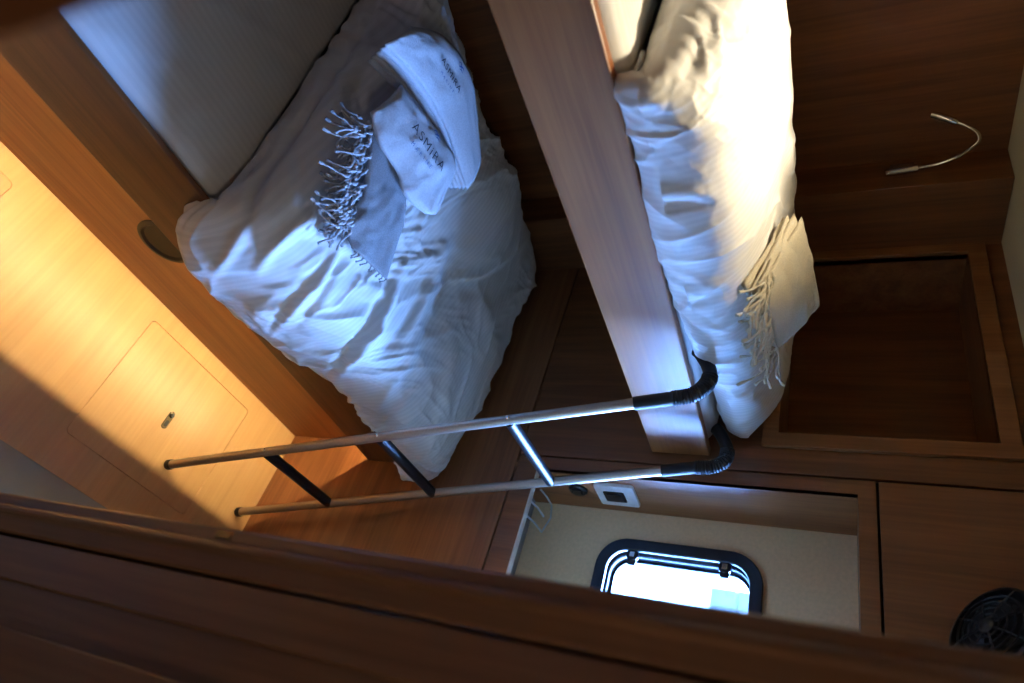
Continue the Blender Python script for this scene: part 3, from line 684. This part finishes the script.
# front towel: folded strip with the large printed name and a pointed end
t2 = empty('folded_towel', slope(415, 150), 'white folded towel with pointed end and large dark printed name', 'towel', 'towels on the lower berth')
for k in range(3):
    Pq, nq = strip_patch([(372, 112), (379, 142), (398, 172), (406, 196), (427, 214)], [(402, 84), (424, 112), (444, 140), (456, 166), (434, 215)], 0.060 - 0.011 * k, bulge=0.012, seed=2 + k)
    F1, B1 = thick(Pq, -nq, 0.010)
    link('towel_layer', slab_mesh('towel_layer', F1, B1), M_TOWEL, t2)
    if k == 0: FT = Pq; NT = nq
a, b = slope(406, 127, 0.065), slope(436, 173, 0.065); L2 = (b - a).length
print_on(text_mesh('ASMiRA', L2 / 3.9, 1.15), FT, NT, a, b, t2, M_PRINT)
a, b = slope(405, 143, 0.065), slope(426, 170, 0.065); L3 = (b - a).length
print_on(text_mesh('MARINE', L3 / 6.2, 1.9, 0.004), FT, NT, a, b, t2, M_PRINT2)
c0 = slope(435, 136, 0.065); ex = (slope(436, 173, 0.065) - slope(406, 127, 0.065)).normalized()
print_on(emblem_mesh(L2 * 0.12), FT, NT, c0 - ex * 0.01, c0 + ex * 0.01, t2, M_PRINT2, 'emblem')

def tassel(p, d, length, mat, parent, nrm, rad=0.0021):
    """twisted cotton tassel with a knot, lying along direction d and curling"""
    p = Vector(p); d = Vector(d).normalized(); nrm = Vector(nrm); side = d.cross(nrm).normalized()
    pts = []; k = random.uniform(-1, 1) * 0.4; cur = random.uniform(-0.9, 0.9)
    for i in range(9):
        t = i / 8
        pts.append(p + d * (length * t) + side * (length * (cur * t * t + 0.05 * math.sin(7 * t + k * 9))) + nrm * (0.003 + 0.007 * math.sin(math.pi * min(1, t * 1.1)) * random.uniform(0.5, 1.2)))
    C_ = catmull([tuple(q) for q in pts], 22); rr = []
    for i in range(22):
        t = i / 21; r = rad * (1 + 0.25 * math.sin(i * 2.4))
        if 0.10 < t < 0.24: r = rad * 2.0
        if t > 0.9: r = rad * 1.6
        rr.append(r)
    return link('tassel', autosmooth(to_mesh(tube_bm([tuple(q) for q in C_], rr, 6), 'tassel'), 80), mat, parent)

# grey fringed cloth in front of the towels
NS = Vector(SN).normalized()
t3 = empty('fringed_cloth', slope(375, 215), 'folded grey cotton cloth with tassel fringe beside the white towels', 'cloth')
for k in range(2):
    Pq, nq = strip_patch([(372, 128), (362, 190), (348, 226), (352, 248)] if k == 0 else [(374, 130), (366, 190), (352, 228), (356, 246)], [(398, 168), (407, 196), (402, 232), (388, 280)], 0.030 - 0.010 * k, bulge=0.006, wob=0.004, seed=9 + k)
    F1, B1 = thick(Pq, -nq, 0.008)
    link('cloth_layer', slab_mesh('cloth_layer', F1, B1), M_GREYTOWEL, t3)
e0 = [(372, 122), (368, 150), (362, 185), (354, 210), (347, 228)]
for i in range(96):
    t = i / 95; k = t * 4; j0 = min(int(k), 3); f = k - j0
    px = e0[j0][0] * (1 - f) + e0[j0 + 1][0] * f; py = e0[j0][1] * (1 - f) + e0[j0 + 1][1] * f
    px += random.uniform(-16, 3); py += random.uniform(-5, 5)
    a = slope(px, py, 0.030); b = slope(px - random.uniform(14, 30), py + random.uniform(-4, 22), 0.012)
    tassel(a, b - a, random.uniform(0.034, 0.058), M_TOWEL if i % 3 else M_GREYTOWEL, t3, NS)
for i in range(9):
    t = i / 8; px = 354 + 31 * t; py = 250 + 27 * t
    a = slope(px, py, 0.018); b = slope(px - 6, py + 10, 0.008); tassel(a, b - a, 0.014, M_GREYTOWEL, t3, NS, 0.0013)

# cream fringed cloth on the upper duvet
def near_cloth(px, py, rx, ry, lift):
    """point on the pixel's ray at the depth where the duvet lies at (rx, ry), lifted towards the viewer side"""
    t = (surf_hit(PU, rx, ry) - CAM).length - lift; return CAM + ray(px, py).normalized() * t
t4 = empty('fringed_cloth', surf_hit(PU, 770, 320), 'folded cream cotton cloth with tassel fringe on the upper duvet', 'cloth')
c_a, c_b, c_c, c_d = near_cloth(803, 216, 785, 216, 0.03), near_cloth(823, 306, 785, 306, 0.05), near_cloth(778, 352, 776, 352, 0.04), near_cloth(762, 290, 762, 290, 0.04)
for k in range(4):
    dv = Vector((0.003 * k, -0.005 * k, -0.0088 * k))
    jit = [Vector((random.uniform(-1, 1) * 0.006, random.uniform(-1, 1) * 0.008, 0)) for _ in range(4)] if k else [Vector()] * 4
    Pq, nq = bipatch([c_a + dv + jit[0], c_b + dv + jit[1], c_c + dv + jit[2], c_d + dv + jit[3]], 26, 26, 0.010, 0.004, 21 + k)
    F1, B1 = thick(Pq, -nq, 0.008)
    link('cloth_layer', slab_mesh('cloth_layer', F1, B1), M_CREAMTOWEL, t4)
    if k == 0: NC = Vector(nq)
for i in range(52):
    t = i / 51; q = c_d.lerp(c_c, t) if i % 4 else c_d.lerp(c_a, 0.25 * random.random())
    d = (c_d - c_a).normalized() * random.uniform(0.5, 1.1) + (c_c - c_d).normalized() * random.uniform(-0.25, 0.7)
    tassel(q - NC * random.uniform(0.0, 0.02), d, random.uniform(0.045, 0.085), M_CREAMTOWEL, t4, NC, 0.0019)

# ------------------------------------------------------------------ reading lamp
YL = YP   # fixed to the narrow return of the pilaster, which faces the head of the berth
rl = empty('reading_lamp', ony(902, 172, YL), 'chrome gooseneck reading lamp on the dark veneer wall', 'lamp')
bq = [ony(885, 173.5, YL - 0.024), ony(892, 172, YL - 0.024), ony(917, 168, YL - 0.024)]
link('wall_mount', autosmooth(to_mesh(tube_bm([tuple(p) for p in bq], [0.0075, 0.010, 0.010], 20), 'wall_mount'), 40), M_CHROME, rl)
mt = ony(902, 171, YL); box('base_plate', (mt.x - 0.013, YL - 0.014, mt.z - 0.026), (mt.x + 0.013, YL - 0.0003, mt.z + 0.026), M_CHROME, rl, 0.003)
neck = [(917, 168, 0.024), (935, 165, 0.03), (955, 158, 0.045), (971, 148, 0.06), (979, 140, 0.075), (977, 132, 0.09), (967, 126, 0.10), (957, 122, 0.105)]
tube('gooseneck', [tuple(p) for p in catmull([tuple(ony(a, b, YL - c)) for a, b, c in neck], 40)], 0.0042, M_CHROME, rl, 12)
hd = [ony(958, 122.5, YL - 0.105), ony(954, 121, YL - 0.107), ony(938, 116, YL - 0.112), ony(932, 114.5, YL - 0.114)]
link('lamp_head', autosmooth(to_mesh(tube_bm([tuple(p) for p in hd], [0.005, 0.0080, 0.0090, 0.0082], 20), 'lamp_head'), 40), M_CHROME, rl)

# ------------------------------------------------------------------ cabin fan on the end wall
fc = ony(998, 634, 1.265); ax = Vector((-0.30, -0.62, -0.72)).normalized()
fa = empty('cabin_fan', fc, 'black round cabin fan on the end wall above the porthole', 'fan')
R0 = 0.077
lathe('housing', [(0.0, -0.045), (0.030, -0.045), (0.050, -0.035), (R0 - 0.004, -0.012), (R0, 0.0), (R0, 0.012), (R0 - 0.006, 0.014), (R0 - 0.008, 0.0), (R0 - 0.012, -0.006), (0.0, -0.012)], fc, ax, M_BLACK, fa, 48)
av = ax.cross(Vector((0, 0, 1))).normalized(); bv = ax.cross(av)
for k, r in enumerate((0.022, 0.034, 0.046, 0.057)):
    ring = [fc + ax * (0.022 - 0.010 * (r / R0) ** 2) + (av * math.cos(t) + bv * math.sin(t)) * r for t in np.linspace(0, 2 * math.pi, 41)]
    tube('guard_ring', [tuple(p) for p in ring], 0.0016, M_BLACK, fa, 6)
for k in range(8):
    t = 2 * math.pi * k / 8; dr = av * math.cos(t) + bv * math.sin(t)
    tube('guard_spoke', [tuple(fc + ax * 0.022 + dr * 0.012), tuple(fc + ax * 0.020 + dr * 0.04), tuple(fc + ax * 0.011 + dr * (R0 - 0.003))], 0.0016, M_BLACK, fa, 6)
lathe('hub', [(0.0, 0.027), (0.010, 0.026), (0.014, 0.022), (0.014, 0.0), (0.0, 0.0)], fc, ax, M_BLACK, fa, 24)
for k in range(4):
    t = 2 * math.pi * k / 4 + 0.3; u0 = av * math.cos(t) + bv * math.sin(t); v0 = av * math.cos(t + 0.5) + bv * math.sin(t + 0.5)
    bm = bmesh.new(); q = [fc + ax * 0.012 + u0 * 0.012, fc + ax * 0.012 + u0 * 0.054, fc + ax * 0.002 + v0 * 0.054, fc + ax * 0.002 + v0 * 0.014]
    f1 = [bm.verts.new(p) for p in q]; f2 = [bm.verts.new(p - ax * 0.0015) for p in q]
    bm.faces.new(f1); bm.faces.new(f2[::-1])
    for i in range(4): bm.faces.new((f1[i], f1[(i + 1) % 4], f2[(i + 1) % 4], f2[i]))
    link('blade', to_mesh(bm, 'blade'), M_BLACK, fa)
wp = Vector((fc.x + 0.045, YE, fc.z + 0.035))
tube('stem', [tuple(fc - ax * 0.04), tuple(fc.lerp(wp, 0.6) - ax * 0.02), (wp.x, YE - 0.012, wp.z)], 0.008, M_BLACK, fa, 12)
lathe('wall_mount', [(0.0, 0.014), (0.022, 0.012), (0.028, 0.006), (0.028, 0.0003), (0.0, 0.0003)], wp, (0, -1, 0), M_WHITEPL, fa, 28)

# ------------------------------------------------------------------ switch and socket on the side of the porthole recess
XS = RO[0]
sw = plate('light_switch', [rrect(1.412, 0.951, 1.507, 1.049, 0.006)], 0.007, MYZ(XS + 0.0038), M_WHITEPL, None, 0.0015); meta(sw, 'white square switch plate with black rocker beside the porthole', 'switch')
plate('rocker_frame', [rrect(1.437, 0.970, 1.485, 1.022, 0.004)], 0.003, MYZ(XS + 0.0085), M_BLACK, sw, 0.0005)
box('rocker', (XS + 0.0095, 1.445, 0.978), (XS + 0.0125, 1.477, 1.014), M_BLACK, sw, 0.001)
sk = empty('power_socket', (XS + 0.001, 1.455, 0.90), 'black round power socket next to the white switch plate', 'socket')
lathe('socket_body', [(0.0, 0.003), (0.013, 0.003), (0.015, 0.009), (0.020, 0.009), (0.024, 0.005), (0.024, 0.0003), (0.0, 0.0003)], (XS, 1.455, 0.90), (1, 0, 0), M_BLACK, sk, 28)
box('socket_cap', (XS + 0.009, 1.442, 0.889), (XS + 0.0115, 1.468, 0.911), M_BLACK, sk, 0.001)

# ------------------------------------------------------------------ thin pale wires over the recess ledge
tr = empty('ledge_wires', (-0.70, 1.46, 0.75), 'thin pale wires on the recess ledge', 'rack')
M_WIRE = plain('pale_wire', (190, 200, 206), 0.3)
def zp(a, b, z): return tuple(onz(480 + a / 5.69, 460 + b / 5.69, z))
def zy(a, b, y): return tuple(ony(480 + a / 5.69, 460 + b / 5.69, y))
for (a0, b0), (a1, b1) in (((345, 168), (408, 258)), ((290, 235), (362, 322)), ((262, 312), (350, 410))):
    tube('wire', [zy(a0, b0, 1.40), zy((a0 + a1) / 2 + 4, (b0 + b1) / 2 - 4, 1.46), zy(a1, b1, 1.528)], 0.0024, M_WIRE, tr, 8)
tube('wire', [zy(408, 258, 1.528), zy(402, 330, 1.528), zy(350, 410, 1.528)], 0.0022, M_WIRE, tr, 8)

# ------------------------------------------------------------------ ceiling light over the upper berth
cl = Vector((-1.02, 0.54, ZC))
cf = empty('ceiling_light', cl, 'round warm ceiling downlight above the upper berth', 'light')
lathe('ring', [(0.030, -0.001), (0.040, -0.001), (0.044, -0.006), (0.040, -0.010), (0.031, -0.010), (0.030, -0.004), (0.030, -0.001)], cl, (0, 0, 1), M_CHROME, cf, 32, False)
lathe('lens', [(0.0, -0.006), (0.0295, -0.006), (0.0295, -0.002), (0.0, -0.002)], cl, (0, 0, 1), M_LENS, cf, 32)
sl = bpy.data.lights.new('spot', 'SPOT'); sl.energy = 32; sl.color = (1.0, 0.83, 0.57); sl.spot_size = math.radians(104); sl.spot_blend = 1.0; sl.shadow_soft_size = 0.028
so = bpy.data.objects.new('bulb', sl); COL.objects.link(so); so.parent = cf; so.location = (0, 0, -0.03); so.rotation_euler = (0, 0, 0)

# ------------------------------------------------------------------ added fill lamp, unseen, brightens the jamb and cabin from the passage
pp = Vector((0.60, 0.20, ZC))
pf = empty('passage_fill_light', pp, 'added round fill lamp in the passage outside the doorway', 'light')
lathe('ring', [(0.085, -0.001), (0.098, -0.001), (0.102, -0.008), (0.096, -0.016), (0.086, -0.016), (0.0855, -0.001)], pp, (0, 0, 1), M_CHROME, pf, 36, False)
lathe('diffuser', [(0.0, -0.014), (0.085, -0.012), (0.085, -0.002), (0.0, -0.002)], pp, (0, 0, 1), emis('passage_fill_diffuser', (1.0, 0.84, 0.66, 1), 42.0), pf, 36)

# ------------------------------------------------------------------ outside: harbour water and a quay building
wt = box('harbour_water', (-40, 2.0, -0.9), (40, 60, -0.8), plain('pale_water', (150, 170, 180), 0.25, nscale=3)); meta(wt, 'pale bright water outside the porthole', 'water', kind='structure')
q = onz(711, 586, -0.8)
hb_ = empty('quay_block', (q.x + 2.0, q.y + 1.0, -0.8), 'dark quay block seen through the porthole', 'quay')
M_QUAY = plain('quay_dimmed', (13, 12, 8), 0.9, noise=0.2, nscale=6)  # exposure offset put into the colour: near-black against the overbright daylight
for k in range(5):
    box('beam', (q.x, q.y, -0.8 + 0.5 * k), (q.x + 5.0, q.y + 2.0, -0.8 + 0.5 * k + 0.49), M_QUAY, hb_, 0.02)
